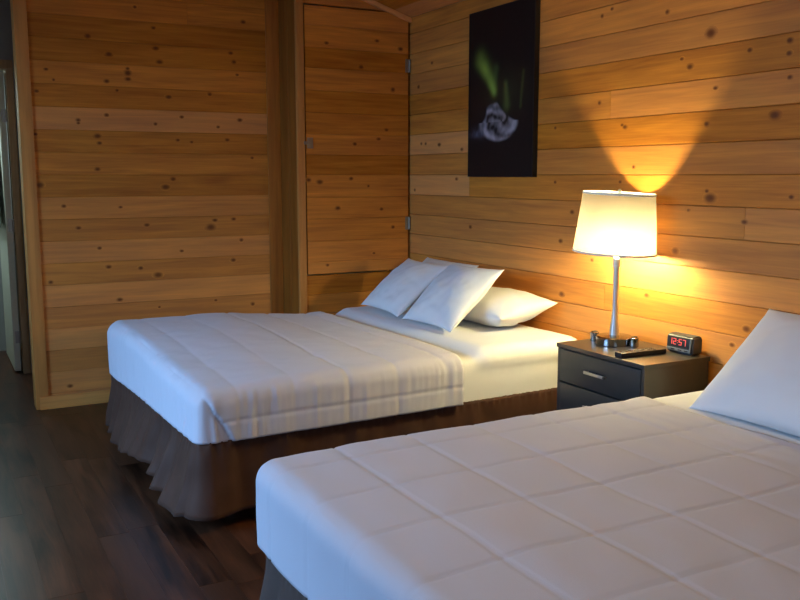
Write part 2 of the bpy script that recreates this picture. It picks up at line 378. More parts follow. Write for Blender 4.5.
# roof shell and outer wall behind the boards
bm = bmesh.new()
for xs in ((-5.34, -2.6), (-2.6, .14)):
    vs_ = []
    for zz in (.012, .10):
        vs_ += [bm.verts.new((x, y, (2.522+0.317*(-x) if xs[1] > -1 else 2.522+0.317*(x+5.2))+zz)) for x, y in ((xs[0], YN-.1), (xs[1], YN-.1), (xs[1], 8.1), (xs[0], 8.1))]
    for f in ((0, 1, 2, 3), (4, 5, 6, 7), (0, 1, 5, 4), (1, 2, 6, 5), (2, 3, 7, 6), (3, 0, 4, 7)): bm.faces.new([vs_[q] for q in f])
tag(bm_obj('ceiling_core', bm, M['plaster']), kind='structure')
bm = bmesh.new(); bm_box(bm, .008, .12, YN-.1, 8.1, -.05, 2.6); bm_box(bm, XL-.1, .1, 8.0, 8.1, 0, 3.5); tag(bm_obj('wall_right_core', bm, M['plaster']), kind='structure')

# closet door
dr = empty('door_1', (-0.3975, YC, 0.794)); tag(dr, kind='structure')
DL = [0.794, 0.876, 1.016, 1.166, 1.308, 1.456, 1.59, 1.723, 1.862, 2.006, 2.149, 2.279, 2.42, 2.543]
db = Boards((1, 0, 0), (0, 0, 1), (0, -1, 0), (0, YC-0.004, 0))
db.fill(-0.782, -0.018, DL, closet_tone, {r: [] for r in range(20)}, bev=.0025, dep=.004)
db.knots(DOOR_KNOTS)
d0 = db.build('door_leaf', M['pine'], dr)
d1 = box_obj('door_core', -0.781, -0.019, YC+0.002, YC+0.022, 0.795, 2.542, M['pine_trim'], dr, 0.001)
for o in (d0, d1): o.matrix_parent_inverse = Matrix.Translation(dr.location).inverted()
def hinge(z, parent, x=-0.012, y=YC-0.006):
    bm = bmesh.new(); bm_box(bm, x-0.030, x-0.004, y-0.003, y+0.001, z-0.045, z+0.045, 0.001)
    bm_box(bm, x+0.002, x+0.010, y-0.006, y+0.001, z-0.045, z+0.045, 0.001)
    for q in range(3): bm_lathe(bm, [(0.0055, 0), (0.0055, 0.027)], 12, (x, y-0.006, z-0.043+q*0.029))
    o = bm_obj('hinge', bm, M['pewter'], parent); o.matrix_parent_inverse = Matrix.Translation(parent.location).inverted(); return o
hinge(1.121, dr); hinge(2.20, dr)
bm = bmesh.new(); bm_box(bm, -0.775, -0.735, YC-0.012, YC-0.004, 1.63, 1.70, 0.002)
bm_box(bm, -0.80, -0.765, YC-0.018, YC-0.010, 1.655, 1.675, 0.002)
o = bm_obj('latch', bm, M['pewter'], dr); o.matrix_parent_inverse = Matrix.Translation(dr.location).inverted()

# partition with open doorway at the end of the hall
def boxes(name, lst, mat, parent=None, bev=0.002, kind=None):
    bm = bmesh.new()
    for b in lst: bm_box(bm, *b, bev)
    o = bm_obj(name, bm, mat, parent)
    if kind: o['kind'] = kind
    return o
HY = 6.95
boxes('wall_hall_end', [(-2.40, -2.30, HY, HY+.1, 0, 3.2), (-3.63, -3.27, HY, HY+.1, 0, 3.2), (-3.27, -2.40, HY, HY+.1, 2.215, 2.95)], M['plaster'], kind='structure', bev=0)
boxes('trim_5', [(-2.455, -2.405, HY-.02, HY+.12, 0, 2.20), (-3.30, -3.25, HY-.02, HY+.12, 0, 2.20), (-3.30, -2.405, HY-.02, HY+.12, 2.20, 2.26)], M['jamb'], kind='structure')
for o_ in (bpy.data.objects['trim_5'], bpy.data.objects['wall_hall_right']):
    me = o_.data; me.uv_layers.new(name='board'); me.color_attributes.new('tint', 'FLOAT_COLOR', 'CORNER'); ul = me.uv_layers['board']; ca = me.color_attributes['tint']
    for i, l in enumerate(me.loops): p = me.vertices[l.vertex_index].co; ul.data[i].uv = (p.z, p.x+p.y); ca.data[i].color = (.5, .0, 0, 1)
boxes('wall_bathroom', [(-3.9, -1.6, 7.95, 8.05, 0, 2.8), (-1.7, -1.6, HY+.1, 7.95, 0, 2.5), (-4.0, -3.9, HY+.1, 7.95, 0, 2.6)], M['plaster'], kind='structure', bev=0)
bd = empty('door_2', (-2.463, HY+.03, 0.015)); tag(bd, kind='structure')
bd.rotation_euler = (0, 0, math.radians(0.0))
leaf = box_obj('door_leaf', -0.045, -0.003, 0, 0.78, 0, 2.165, M['paint'], bd, 0.002)
for z in (.255, 1.08, 1.86):
    bm = bmesh.new(); bm_lathe(bm, [(0.008, -.045), (0.008, .045)], 12, (0.002, -.006, z)); bm_box(bm, -.030, 0.002, -.005, 0.0, z-.045, z+.045)
    bm_obj('hinge', bm, M['pewter'], bd)
bm = bmesh.new(); bm_lathe(bm, [(.008, 0), (.025, .012), (.027, .03), (.018, .045), (0.004, .05)], 20)
for v in bm.verts: v.co = Vector((-.045-v.co.z, .72+v.co.x, 1.0+v.co.y))
bm_obj('door_knob', bm, M['pewter'], bd)
# hanging towel on the bathroom door
bm = bmesh.new(); nx, nz = 26, 40; g = []
for i in range(nx+1):
    g.append([])
    for j in range(nz+1):
        a = i/nx; z = 1.08+(1.95-1.08)*j/nz; w = 0.16+0.20*(1-j/nz)
        y = 7.36+(a-.5)*w*2; x = -2.545-0.02*math.sin(a*PI)-0.012*math.sin(a*22)*(1-.7*j/nz)
        g[i].append(bm.verts.new((x, y, z)))
for i in range(nx):
    for j in range(nz): bm.faces.new((g[i][j], g[i+1][j], g[i+1][j+1], g[i][j+1]))
tw = bm_obj('towel', bm, M['towel'], ang=None); sm = tw.modifiers.new('thick', 'SOLIDIFY'); sm.thickness = 0.008
tag(tw, 'pale green towel hanging on the open door at the end of the hall', 'towel')

area('bathroom_fill', (-3.0, 7.5, 2.3), (0, 0, 0), .5, .5, 22, (0.62, 0.88, 0.95))  # added fill; lifts the dim hall doorway
# left wall with window, near wall with window
def wall_with_window(name, U, O, Nn, u0, u1, wu0, wu1, wz0, wz1, top):
    w = Boards(U, (0, 0, 1), Nn, O); T = rnd_tone(len(name)*7, .14)
    for r in range(len(ZL)-1):
        a, b = ZL[r], ZL[r+1]
        if a >= top: break
        b = min(b, top)
        if b <= wz0 or a >= wz1: w.board(u0, u1, a, b, *T(0, 0))
        else:
            lo_, hi_ = max(a, wz0), min(b, wz1)
            w.board(u0, wu0, a, b, *T(0, 0)); w.board(wu1, u1, a, b, *T(0, 0))
            if a < wz0: w.board(wu0, wu1, a, wz0, *T(0, 0))
            if b > wz1: w.board(wu0, wu1, wz1, b, *T(0, 0))
    return tag(w.build(name, M['pine'], cut=CUT if top > 2.6 else None), kind='structure')
wall_with_window('wall_left', (0, 1, 0), (XL, 0, 0), (1, 0, 0), YN, 8.0, 2.4, 4.6, 0.9, 2.2, 2.522)
wall_with_window('wall_near', (1, 0, 0), (0, YN, 0), (0, 1, 0), XL, 0.0, -4.4, -2.4, 0.95, 2.25, 3.35)
def window(name, P, c0, c1, z0, z1):
    """P(u, n, z): wall coords to world"""
    e = empty(name, P((c0+c1)/2, 0, z0)); tag(e, kind='structure')
    bm = bmesh.new()
    def bx(u0, u1, n0, n1, a, b):
        A = P(u0, n0, a); B = P(u1, n1, b); bm_box(bm, min(A[0], B[0]), max(A[0], B[0]), min(A[1], B[1]), max(A[1], B[1]), min(A[2], B[2]), max(A[2], B[2]), .003)
    for a, b, c, d in ((c0, c0+.06, z0, z1), (c1-.06, c1, z0, z1), (c0, c1, z0, z0+.06), (c0, c1, z1-.06, z1), ((c0+c1)/2-.03, (c0+c1)/2+.03, z0, z1)): bx(a, b, -.09, .012, c, d)
    f = bm_obj('window_frame', bm, M['pine_trim'], e)
    bm = bmesh.new(); bx(c0+.05, c1-.05, -.05, -.044, z0+.05, z1-.05); g_ = bm_obj('window_pane', bm, M['glass'], e)
    for o in (f, g_): o.matrix_parent_inverse = Matrix.Translation(e.location).inverted()
window('window_1', lambda u, n, z: Vector((XL+n, u, z)), 2.4, 4.6, .9, 2.2)
window('window_2', lambda u, n, z: Vector((u, YN+n, z)), -4.4, -2.4, .95, 2.25)
# outer envelope so daylight only enters through the windows
boxes('wall_left_core', [(XL-.12, XL-.008, YN-.1, 2.4, 0, 2.6), (XL-.12, XL-.008, 4.6, 8.1, 0, 2.6), (XL-.12, XL-.008, 2.4, 4.6, 0, .9), (XL-.12, XL-.008, 2.4, 4.6, 2.2, 2.6)], M['plaster'], bev=0, kind='structure')
boxes('wall_near_core', [(XL-.12, -4.4, YN-.12, YN-.008, 0, 3.4), (-2.4, .12, YN-.12, YN-.008, 0, 3.4), (-4.4, -2.4, YN-.12, YN-.008, 0, .95), (-4.4, -2.4, YN-.12, YN-.008, 2.25, 3.4)], M['plaster'], bev=0, kind='structure')

# ------------------------------------------------------------------ fabric
def fn(x, y, z): return noise.noise(Vector((x, y, z)))
def wrap(name, x0, x1, y0, y1, z0, z1, r, h, disp, mat, parent=None, sink=None, thick=0.0, head_round=False):
    """cloth wrapped over a mattress; foot at x0, head at x1 (open), rounded edges; disp(p, n) -> offset along n"""
    bm = bmesh.new()
    nx = max(2, round((x1-x0)/h)); ny = max(2, round((y1-y0)/h)); nz = max(2, round((z1-z0)/h))
    X = [x0+(x1-x0)*i/nx for i in range(nx+1)]; Y = [y0+(y1-y0)*i/ny for i in range(ny+1)]; Z = [z0+(z1-z0)*i/nz for i in range(nz+1)]
    cache = {}
    def V(i, j, k):
        if (i, j, k) in cache: return cache[(i, j, k)]
        p = Vector((X[i], Y[j], Z[k]))
        q = Vector((max(p.x, x0+r) if not head_round else min(max(p.x, x0+r), x1-r), min(max(p.y, y0+r), y1-r), min(p.z, z1-r)))
        d = p-q; n = d.normalized() if d.length > 1e-7 else Vector((0, 0, 1))
        s = q+n*r
        s = s+n*disp(s, n)
        if sink: s.z += sink(s)
        v = bm.verts.new(s); cache[(i, j, k)] = v; return v
    for i in range(nx):
        for j in range(ny): bm.faces.new((V(i, j, nz), V(i+1, j, nz), V(i+1, j+1, nz), V(i, j+1, nz)))
        for k_ in range(nz):
            bm.faces.new((V(i, 0, k_), V(i+1, 0, k_), V(i+1, 0, k_+1), V(i, 0, k_+1)))
            bm.faces.new((V(i+1, ny, k_), V(i, ny, k_), V(i, ny, k_+1), V(i+1, ny, k_+1)))
    for j in range(ny):
        for k_ in range(nz):
            bm.faces.new((V(0, j+1, k_), V(0, j, k_), V(0, j, k_+1), V(0, j+1, k_+1)))
            if head_round: bm.faces.new((V(nx, j, k_), V(nx, j+1, k_), V(nx, j+1, k_+1), V(nx, j, k_+1)))
    o = bm_obj(name, bm, mat, parent, ang=None)
    if thick:
        m = o.modifiers.new('thick', 'SOLIDIFY'); m.thickness = thick; m.offset = -1
    return o
def seamd(v, seams): return min(abs(v-s) for s in seams) if seams else 1
def quilt(d, a, w): return -a*math.exp(-(d/w)**2)
def sm01(t): t = max(0, min(1, t)); return t*t*(3-2*t)

def make_bed(name, loc, rz, dims, label, skirt_mat, skirt_ripple):
    """dims = (length, width); local x: 0 at headboard, -length at foot; y from 0 (near) to width"""
    Lb, Wb = dims
    bed = empty(name, loc, rz); tag(bed, label, 'bed', 'two beds along the board wall')
    wrap('mattress', -Lb+.02, -0.02, .015, Wb-.015, .37, .572, .055, .025,
         lambda p, n: .003*fn(p.x*6, p.y*6, p.z*9)+max(0, n.z)*.050*sm01((p.x+.74)/.12)+(.0025*math.sin((p.x+p.z*.8)*150) if n.y < -.7 and p.z < .52 else 0), M['cotton'], bed, head_round=True)
    wrap('box_spring', -Lb+.05, -.02, .05, Wb-.05, .19, .365, .03, .08, lambda p, n: 0, M['boxspring'], bed, head_round=True)
    bm = bmesh.new()
    for a in (.07, Wb-.11): bm_box(bm, -Lb+.07, -.03, a, a+.04, .145, .188, .003)
    for a in (-Lb+.15, -Lb/2, -.2): bm_box(bm, a, a+.04, .11, Wb-.11, .145, .185, .003)
    bm_obj('bed_frame', bm, M['steel'], bed)
    for x in (-Lb+.17, -.18):
        for y in (.14, Wb-.14):
            bm = bmesh.new(); bm_lathe(bm, [(.016, .055), (.016, .145)], 16, (x, y, 0)); lg = bm_obj('leg', bm, M['steel'], bed)
            bm = bmesh.new(); bm_lathe(bm, [(.020, -.013), (.027, -.008), (.027, .008), (.020, .013)], 20)
            for v in bm.verts: v.co = Vector((x+v.co.x, y+v.co.z, .027+v.co.y))
            bm_obj('caster', bm, M['caster'], lg)
    # skirt: U-shaped path
    path = []; st = .010; m_ = .018
    def seg(ax, ay, bx_, by_, nx, ny, side):
        n = int(math.hypot(bx_-ax, by_-ay)/st)
        for i in range(n): t = i/n; path.append((ax+(bx_-ax)*t, ay+(by_-ay)*t, nx, ny, side, t))
    def arc(cx, cy, a0, a1, side):
        for i in range(8): a = a0+(a1-a0)*i/8; path.append((cx+.03*math.cos(a), cy+.03*math.sin(a), math.cos(a), math.sin(a), side, 0))
    x0, y0, y1 = -Lb+m_, m_, Wb-m_
    seg(-.03, y1, x0+.03, y1, 0, 1, 'far'); arc(x0+.03, y1-.03, PI/2, PI, 'c1')
    seg(x0, y1-.03, x0, y0+.03, -1, 0, 'foot'); arc(x0+.03, y0+.03, PI, 1.5*PI, 'c2')
    seg(x0+.03, y0, -.03, y0, 0, -1, 'near')
    bm = bmesh.new(); cols = []; nh = 16; s = 0
    for i, (x, y, nx, ny, side, t) in enumerate(path):
        if i: s += math.hypot(x-path[i-1][0], y-path[i-1][1])
        c = []
        A = skirt_ripple(side, t, x, y)
        for j in range(nh+1):
            q = j/nh; z = .372-(.372-.055)*q
            rip = A*(.3+.7*q)*(math.sin(s*47+7*fn(s*2.6, 0, 1))*.45*(1-.5*q)+math.sin(s*19+1.3+7*fn(s*1.9, 5, 1)+q*1.2)*1.1)+.012*fn(s*11, q*2, 2)
            top = .006*math.sin(s*150)*max(0, 1-q*5)*(1 if A > .004 else .4)
            fl_ = (.045+.06*sm01(t/.5) if side == 'foot' else .045 if side == 'c1' else .07 if side == 'c2' else .022)*q**1.3
            if side == 'near': fl_ += .05*math.exp(-((x-x0)/.12)**2)*q**1.2
            if side == 'foot': fl_ -= .035*q*math.exp(-((t-.62)/.16)**2)
            off = .006+fl_+rip+top
            dz = -.018*q*fn(s*2.3, 9, 0)+.012*q
            if side == 'foot': dz += .055*q*math.exp(-((t-.55)/.2)**2)
            c.append(bm.verts.new((x+nx*off, y+ny*off, z+dz)))
        cols.append(c)
    for a, b in zip(cols, cols[1:]):
        for j in range(nh): bm.faces.new((a[j], a[j+1], b[j+1], b[j]))
    sk = bm_obj('bed_skirt', bm, skirt_mat, bed, ang=None)
    m = sk.modifiers.new('thick', 'SOLIDIFY'); m.thickness = .003
    return bed

# bed 1 (far)
B1 = (0.0-.01, 3.52, 0); R1 = math.radians(2.6)
def rip1(side, t, x, y):
    if side == 'foot': return .021
    if side in ('c1', 'c2'): return .012
    if side == 'near': return .014*math.exp(-((x+2.05)/.16)**2)+.005+(.005 if -1.45 < x < -.7 else 0)
    return .006
L1, W1 = 2.09, 1.60
bed1 = make_bed('bed', B1, R1, (L1, W1), 'farther bed in the closet corner, four white pillows and brown skirt', M['skirt'], rip1)
seam1x = [-.90-.255*i for i in range(5)]; seam1y = [.33+.3*i for i in range(5)]
def disp1(p, n):
    d = 0
    sx = seamd(p.x, seam1x)
    wx = 1-abs(n.x)
    amp = .0048 if p.x > -1.5 else .0018
    d += wx*(quilt(sx, amp, .009)+.0018*(1-math.exp(-(sx/.04)**2)))
    d += sm01((n.z-.2)/.7)*(quilt(seamd(p.y, seam1y), .0022, .012)+.004*fn(p.x*5, p.y*9, 3)+.003*fn(p.x*9+p.y*4, p.y*22, 4))
    if n.y < -.5:   # near side: seam and vertical gathers
        dk = d; d = 0
        d += quilt(abs(p.z-.46), .0045, .008)*(1 if p.x > -L1+.1 else 0)
        g = fn(p.x*38, p.z*3.5, 1)*.0045+fn(p.x*75, p.z*5, 7)*.0025
        d += g*(1.2 if p.x < -1.7 or -.95 < p.x else .8)
        line = -L1+.02+.12*(.60-p.z)/.24
        d += .014*sm01((p.x-line)/.009)-.014+quilt(abs(p.x-line), .008, .008)
        d = dk+d*sm01((-n.y-.5)/.5)
    if n.x < -.5: d += .004*fn(p.y*26, p.z*3, 2)+.006*fn(p.y*4, p.z*3, 5)-.002
    d += .005*fn(p.x*2.5, p.y*2.5, 8)
    return d
def sink1(p):
    return -.014*sm01((-p.x-L1+.40)/.4)*sm01((p.z-.4)/.15)*sm01((1.3-p.y)/.8)+.048*sm01((p.y-.15)/.9)*sm01(-(p.x+.9)/.7)*sm01((p.z-.4)/.15)-.010*sm01((.25-p.y)/.25)*sm01((p.z-.4)/.15)
cf1 = wrap('comforter', -L1-.008, -.80, -.012, W1+.012, .368, .612, .075, .0095, disp1, M['comforter'], sink=sink1, thick=.006)
cf1.location = B1; cf1.rotation_euler = (0, 0, R1)
tag(cf1, 'white quilted comforter tucked over the farther bed beside the closet', 'comforter')

# bed 2 (near)
B2 = (-.01, .86, 0); L2, W2 = 2.18, 1.60
def rip2(side, t, x, y): return .014 if side in ('foot', 'c1', 'c2') else .008
bed2 = make_bed('bed', B2, 0, (L2, W2), 'nearer bed in front of the dark nightstand, one white pillow showing', M['skirt2'], rip2)
seam2x = [-.91-.2555*i for i in range(6)]; seam2y = [.13+.262*i for i in range(6)]
def disp2(p, n):
    sx = seamd(p.x, seam2x); sy = seamd(p.y, seam2y); wx = max(0, 1-abs(n.x)*1.3); wy = max(0, 1-abs(n.y)*1.3)
    d = wx*(quilt(sx, .0036, .006))+wy*quilt(sy, .0048, .006)
    pf = min(1 if wx < .3 else 1-math.exp(-(sx/.055)**2), 1 if wy < .3 else 1-math.exp(-(sy/.055)**2))
    d += .0012*pf
    d += .006*fn(p.x*3, p.y*3, 1)+.0022*fn(p.x*11, p.y*7, 4)
    if p.x > -.9: d += .003*fn(p.x*22, p.y*6, 9)
    if n.x < -.5: d += .004*fn(p.y*7, p.z*5, 2)
    return d
def sink2(p): return -.012*sm01((-p.x-L2+.35)/.35)*sm01((p.z-.4)/.15)
cf2 = wrap('comforter', -L2-.008, -.66, -.012, W2+.012, .355, .625, .066, .0095, disp2, M['comforter'], sink=sink2, thick=.006)
cf2.location = B2
tag(cf2, 'white comforter stitched in squares covering the nearer bed', 'comforter')

# ------------------------------------------------------------------ pillows
def pillow(label, c, wdir, hdir, w=.66, h=.46, t=.17, seed=0, group='pillows on the farther bed', bend=0.0, fill=.55):
    """c centre; wdir long axis; hdir short axis"""
    wd = Vector(wdir).normalized(); hd = Vector(hdir); hd = (hd-wd*hd.dot(wd)).normalized(); nd = wd.cross(hd).normalized()
    n = 44; bm = bmesh.new(); top = {}; bot = {}
    for i in range(n+1):
        for j in range(n+1):
            u = -1+2*i/n; v = -1+2*j/n
            # denser towards the edges
            u = math.sin(u*PI/2)*.35+u*.65; v = math.sin(v*PI/2)*.35+v*.65
            px = w/2*u*(1-.055*(1-abs(v)**2.2)*abs(u)); py = h/2*v*(1-.085*(1-abs(u)**2.2)*abs(v))
            th = t/2*(max(0, 1-u*u)**fill)*(max(0, 1-v*v)**fill)
            nn = .014*fn(u*2.0+seed*3, v*2.2, seed)+.008*fn(u*5+seed+2*v, v*4-u*2, seed+4)
            edge = max(abs(u), abs(v)); wr = .004*fn(u*17+seed, v*17, 3)*edge
            k_ = (1-edge**6)
            zc = bend*(u*u*w*.5)
            a = (px, py, zc+th+(nn+wr)*k_); b = (px, py, zc-th+nn*k_*.6)
            va = bm.verts.new(a); top[(i, j)] = va
            if i in (0, n) or j in (0, n): bot[(i, j)] = va
            else: bot[(i, j)] = bm.verts.new(b)
    for i in range(n):
        for j in range(n):
            bm.faces.new((top[i, j], top[i+1, j], top[i+1, j+1], top[i, j+1]))
            q = (bot[i, j+1], bot[i+1, j+1], bot[i+1, j], bot[i, j])
            if len(set(q)) > 2 and not all(v in (top[i, j], top[i+1, j], top[i+1, j+1], top[i, j+1]) for v in q): bm.faces.new(q)
    o = bm_obj('pillow', bm, M['cotton'], ang=None)
    R = Matrix((wd, hd, nd)).transposed().to_4x4(); R.translation = Vector(c); o.matrix_world = R
    tag(o, label, 'pillow', group); return o
pillow('white pillow propped up at the closet end of the farther bed', (-.47, 4.70, .785), (.05, 1, 0), (.36, .02, .30), .55, .44, .14, 1)
pillow('white pillow propped up in front of the flat ones, pointed corner near the lamp', (-.455, 4.165, .79), (.03, 1, -.02), (.34, -.02, .32), .57, .46, .15, 2)
pillow('flat white pillow nearest the lamp, lying against the board wall', (-.215, 4.07, .722), (.02, 1, -.02), (.95, .0, .16), .66, .38, .20, 3, bend=-.04)
pillow('white pillow mostly hidden behind the two propped pillows', (-.165, 4.86, .775), (.0, 1, 0), (.72, 0, .66), .64, .38, .16, 4)
pillow('large white pillow leaning at the head of the nearer bed', (-.452, 1.875, .797), (.05, 1, -.02), (.40, .08, .35), .72, .51, .19, 5, group=None)

# ------------------------------------------------------------------ nightstand
ns = empty('nightstand', (-.215, 2.985, 0)); tag(ns, 'dark charcoal two-drawer nightstand between the beds under the lamp', 'nightstand')
w2 = .288
bm = bmesh.new()
bm_box(bm, -.188, .185, -w2, -w2+.018, 0, .648, .0015); bm_box(bm, -.188, .185, w2-.018, w2, 0, .648, .0015)
bm_box(bm, .165, .185, -w2+.018, w2-.018, .05, .648); bm_box(bm, -.17, .165, -w2+.018, w2-.018, .06, .078)
bm_box(bm, -.16, -.142, -w2+.018, w2-.018, 0, .06); bm_box(bm, -.165, .165, -w2+.018, w2-.018, .47, .486)
bm_obj('cabinet', bm, M['charcoal'], ns)
box_obj('table_top', -.195, .19, -w2-.004, w2+.004, .648, .668, M['charcoal'], ns, .002)
for z0, z1, zh in ((.490, .642, .568), (.282, .482, .406)):
    d = box_obj('drawer', -.190, -.165, -w2+.021, w2-.021, z0, z1, M['charcoal'], ns, .002)
    bm = bmesh.new(); bm_box(bm, -.212, -.205, -.055, .075, zh-.007, zh+.007, .002)
    for y in (-.05, .062): bm_box(bm, -.206, -.189, y, y+.008, zh-.004, zh+.004)
    bm_obj('handle', bm, M['chrome'], d)
d = box_obj('drawer', -.190, -.165, -w2+.021, w2-.021, .082, .274, M['charcoal'], ns, .002)
TOP = .668

# ------------------------------------------------------------------ lamp
LX, LY = -.20, 3.115
lamp = empty('table_lamp', (LX, LY, TOP)); tag(lamp, 'lit chrome table lamp with cream drum shade on the dark nightstand', 'lamp')
bm = bmesh.new(); bm_lathe(bm, [(.078, 0.001), (.084, .004), (.085, .036), (.079, .042), (.03, .044), (.012, .048)], 48)
bm_obj('base', bm, M['dark_chrome'], lamp)
for sgn in (-1, 1):
    bm = bmesh.new(); bm_lathe(bm, [(.017, .001), (.021, .004), (.021, .044), (.017, .047), (.004, .048)], 28, (sgn*-.030, sgn*.102, 0))
    s_ = bm_obj('power_outlet', bm, M['dark_chrome'], lamp)
    bm = bmesh.new(); bm_box(bm, -.030*sgn-.012, -.030*sgn+.012, sgn*.102-.009, sgn*.102+.009, .0475, .050, .001); bm_obj('socket_plate', bm, M['black'], s_)
bm = bmesh.new(); bm_lathe(bm, [(.024, .040), (.023, .052), (.015, .13), (.0125, .20), (.013, .34), (.013, .36)], 32)
bm_obj('pole', bm, M['chrome'], lamp)
bm = bmesh.new(); bm_lathe(bm, [(.012, .36), (.017, .365), (.017, .405), (.012, .41)], 24); bm_obj('bulb_socket', bm, M['chrome'], lamp)
bm = bmesh.new(); bm_lathe(bm, [(.012, .410), (.014, .425), (.028, .450), (.031, .475), (.026, .500), (.010, .515)], 24); bm_obj('bulb', bm, M['bulb'], lamp)
# shade
def tilt(v, a=math.radians(3.2)):
    # lean the shade sideways, seen from the bed foot
    ax = Vector((.88, .47, 0)); return Matrix.Rotation(a, 3, ax) @ v
sc = Vector((.028, .040, .56)); zb, zt, rb_, rt_ = -.130, .142, .192, .165
bm = bmesh.new(); n = 64; R_ = []
for q in range(13):
    t = q/12; R_.append([bm.verts.new(tilt(Vector(((rb_+(rt_-rb_)*t)*math.cos(2*PI*i/n), (rb_+(rt_-rb_)*t)*math.sin(2*PI*i/n), zb+(zt-zb)*t)))+sc) for i in range(n)])
for a, b in zip(R_, R_[1:]):
    for i in range(n): bm.faces.new((a[i], a[(i+1) % n], b[(i+1) % n], b[i]))
sh = bm_obj('lamp_shade', bm, M['shade'], lamp, ang=None)
for z, r in ((zb, rb_), (zt, rt_)):
    bm = bmesh.new(); prev = None; rings = []
    for i in range(n):
        a = 2*PI*i/n; ring = []
        for (dr_, dz) in ((-.0015, -.004), (.0022, -.004), (.0022, .005), (-.0015, .005)):
            ring.append(bm.verts.new(tilt(Vector(((r+dr_)*math.cos(a), (r+dr_)*math.sin(a), z+dz)))+sc))
        rings.append(ring)
    for i in range(n):
        for k_ in range(4): bm.faces.new((rings[i][k_], rings[(i+1) % n][k_], rings[(i+1) % n][(k_+1) % 4], rings[i][(k_+1) % 4]))
    rm = bm_obj('shade_rim', bm, M['cotton'], sh)
bm = bmesh.new()
for k_ in range(3):
    a = 2*PI*k_/3+.4; p0 = tilt(Vector((0, 0, zt-.012)))+sc; p1 = tilt(Vector((rt_*math.cos(a), rt_*math.sin(a), zt-.004)))+sc
    d = (p1-p0); e1 = d.cross(Vector((0, 0, 1))).normalized()*.0016; e2 = Vector((0, 0, .0016))
    A = [bm.verts.new(p0+s1*e1+s2*e2) for s1, s2 in ((-1, -1), (1, -1), (1, 1), (-1, 1))]; B = [bm.verts.new(p1+s1*e1+s2*e2) for s1, s2 in ((-1, -1), (1, -1), (1, 1), (-1, 1))]
    for q in range(4): bm.faces.new((A[q], A[(q+1) % 4], B[(q+1) % 4], B[q]))
# harp wires joining socket to the ring
for sgn in (-1, 1):
    pts = [Vector((sgn*.016, 0, .405)), Vector((sgn*.05, .004, .47)), Vector((sgn*.055+.012, .012, .60)), Vector((sgn*.02+.022, .03, .67)), tilt(Vector((0, 0, zt-.012)))+sc]
    for p, q_ in zip(pts, pts[1:]):
        d = (q_-p).normalized(); e1 = d.orthogonal().normalized(); e2 = d.cross(e1)
        A = [bm.verts.new(p+(e1*math.cos(PI*t/3)+e2*math.sin(PI*t/3))*.0018) for t in range(6)]; B = [bm.verts.new(q_+(e1*math.cos(PI*t/3)+e2*math.sin(PI*t/3))*.0018) for t in range(6)]
        for t in range(6): bm.faces.new((A[t], A[(t+1) % 6], B[(t+1) % 6], B[t]))
bm_obj('shade_spider', bm, M['chrome'], lamp)
bm = bmesh.new(); bm_lathe(bm, [(.003, -.012), (.005, 0), (.009, .008), (.009, .014), (.004, .022)], 18)
for v in bm.verts: v.co = tilt(v.co+Vector((0, 0, zt)))+sc
bm_obj('finial', bm, M['chrome'], lamp)

# ------------------------------------------------------------------ alarm clock, remote
ck = empty('alarm_clock', (-.060, 2.815, TOP), math.radians(2)); tag(ck, 'small dark digital alarm clock with red digits by the board wall', 'clock')
bm = bmesh.new(); prof = [(-.034, .004), (-.028, .080), (.024, .084), (.034, .070), (.034, .004)]
Lf = [bm.verts.new((x, -.075, z)) for x, z in prof]; Rt = [bm.verts.new((x, .075, z)) for x, z in prof]
bm.faces.new(Lf); bm.faces.new(Rt[::-1])
for i in range(5): bm.faces.new((Lf[i], Rt[i], Rt[(i+1) % 5], Lf[(i+1) % 5]))
bmesh.ops.bevel(bm, geom=bm.edges[:], offset=.006, segments=3, affect='EDGES')
bm_box(bm, -.025, .025, -.06, .06, 0, .006)
bm_obj('clock_body', bm, M['grey_plastic'], ck)
bez = Matrix.Translation((-.0345, 0, .004)) @ Matrix.Rotation(math.radians(4.5), 4, 'Y')
bm = bmesh.new(); bm_box(bm, -.0025, .002, -.058, .066, .024, .070, .001); bm.transform(bez); ds = bm_obj('display', bm, M['black'], ck)
bm = bmesh.new(); bm_box(bm, -.0035, .001, -.068, -.061, .008, .072, .001); bm_box(bm, -.0035, .001, -.064, .066, .006, .019, .001)
bm.transform(bez); bm_obj('bezel', bm, M['silver_plastic'], ck)
for y in (-.045, -.01, .03):
    bm = bmesh.new(); bm_box(bm, -.006, -.002, y-.010, y+.010, .010, .015, .001); bm.transform(bez); bm_obj('button', bm, M['black'], ck)
SEG = {'1': 'bc', '2': 'abged', '5': 'afgcd', '7': 'abc', '0': 'abcdef', '8': 'abcdefg'}
def digit(bm, ch, y, z, w=.017, h=.028, t=.0034):
    # y decreases to the right as seen from the room
    R = {'a': (0, w, h-t, h), 'g': (0, w, h/2-t/2, h/2+t/2), 'd': (0, w, 0, t), 'f': (0, t, h/2, h), 'e': (0, t, 0, h/2), 'b': (w-t, w, h/2, h), 'c': (w-t, w, 0, h/2)}
    for s_ in SEG[ch]:
        a, b, c, d_ = R[s_]; bm_box(bm, -.0035, -.0022, y-b, y-a, z+c, z+d_)
bm = bmesh.new()
for ch, y in (('1', .056), ('2', .033), ('5', .001), ('7', -.022)): digit(bm, ch, y, .033)
for z in (.041, .051): bm_box(bm, -.0035, -.0022, .006, .0095, z, z+.003)
bm.transform(bez); bm_obj('clock_digits', bm, M['digits'], ds)

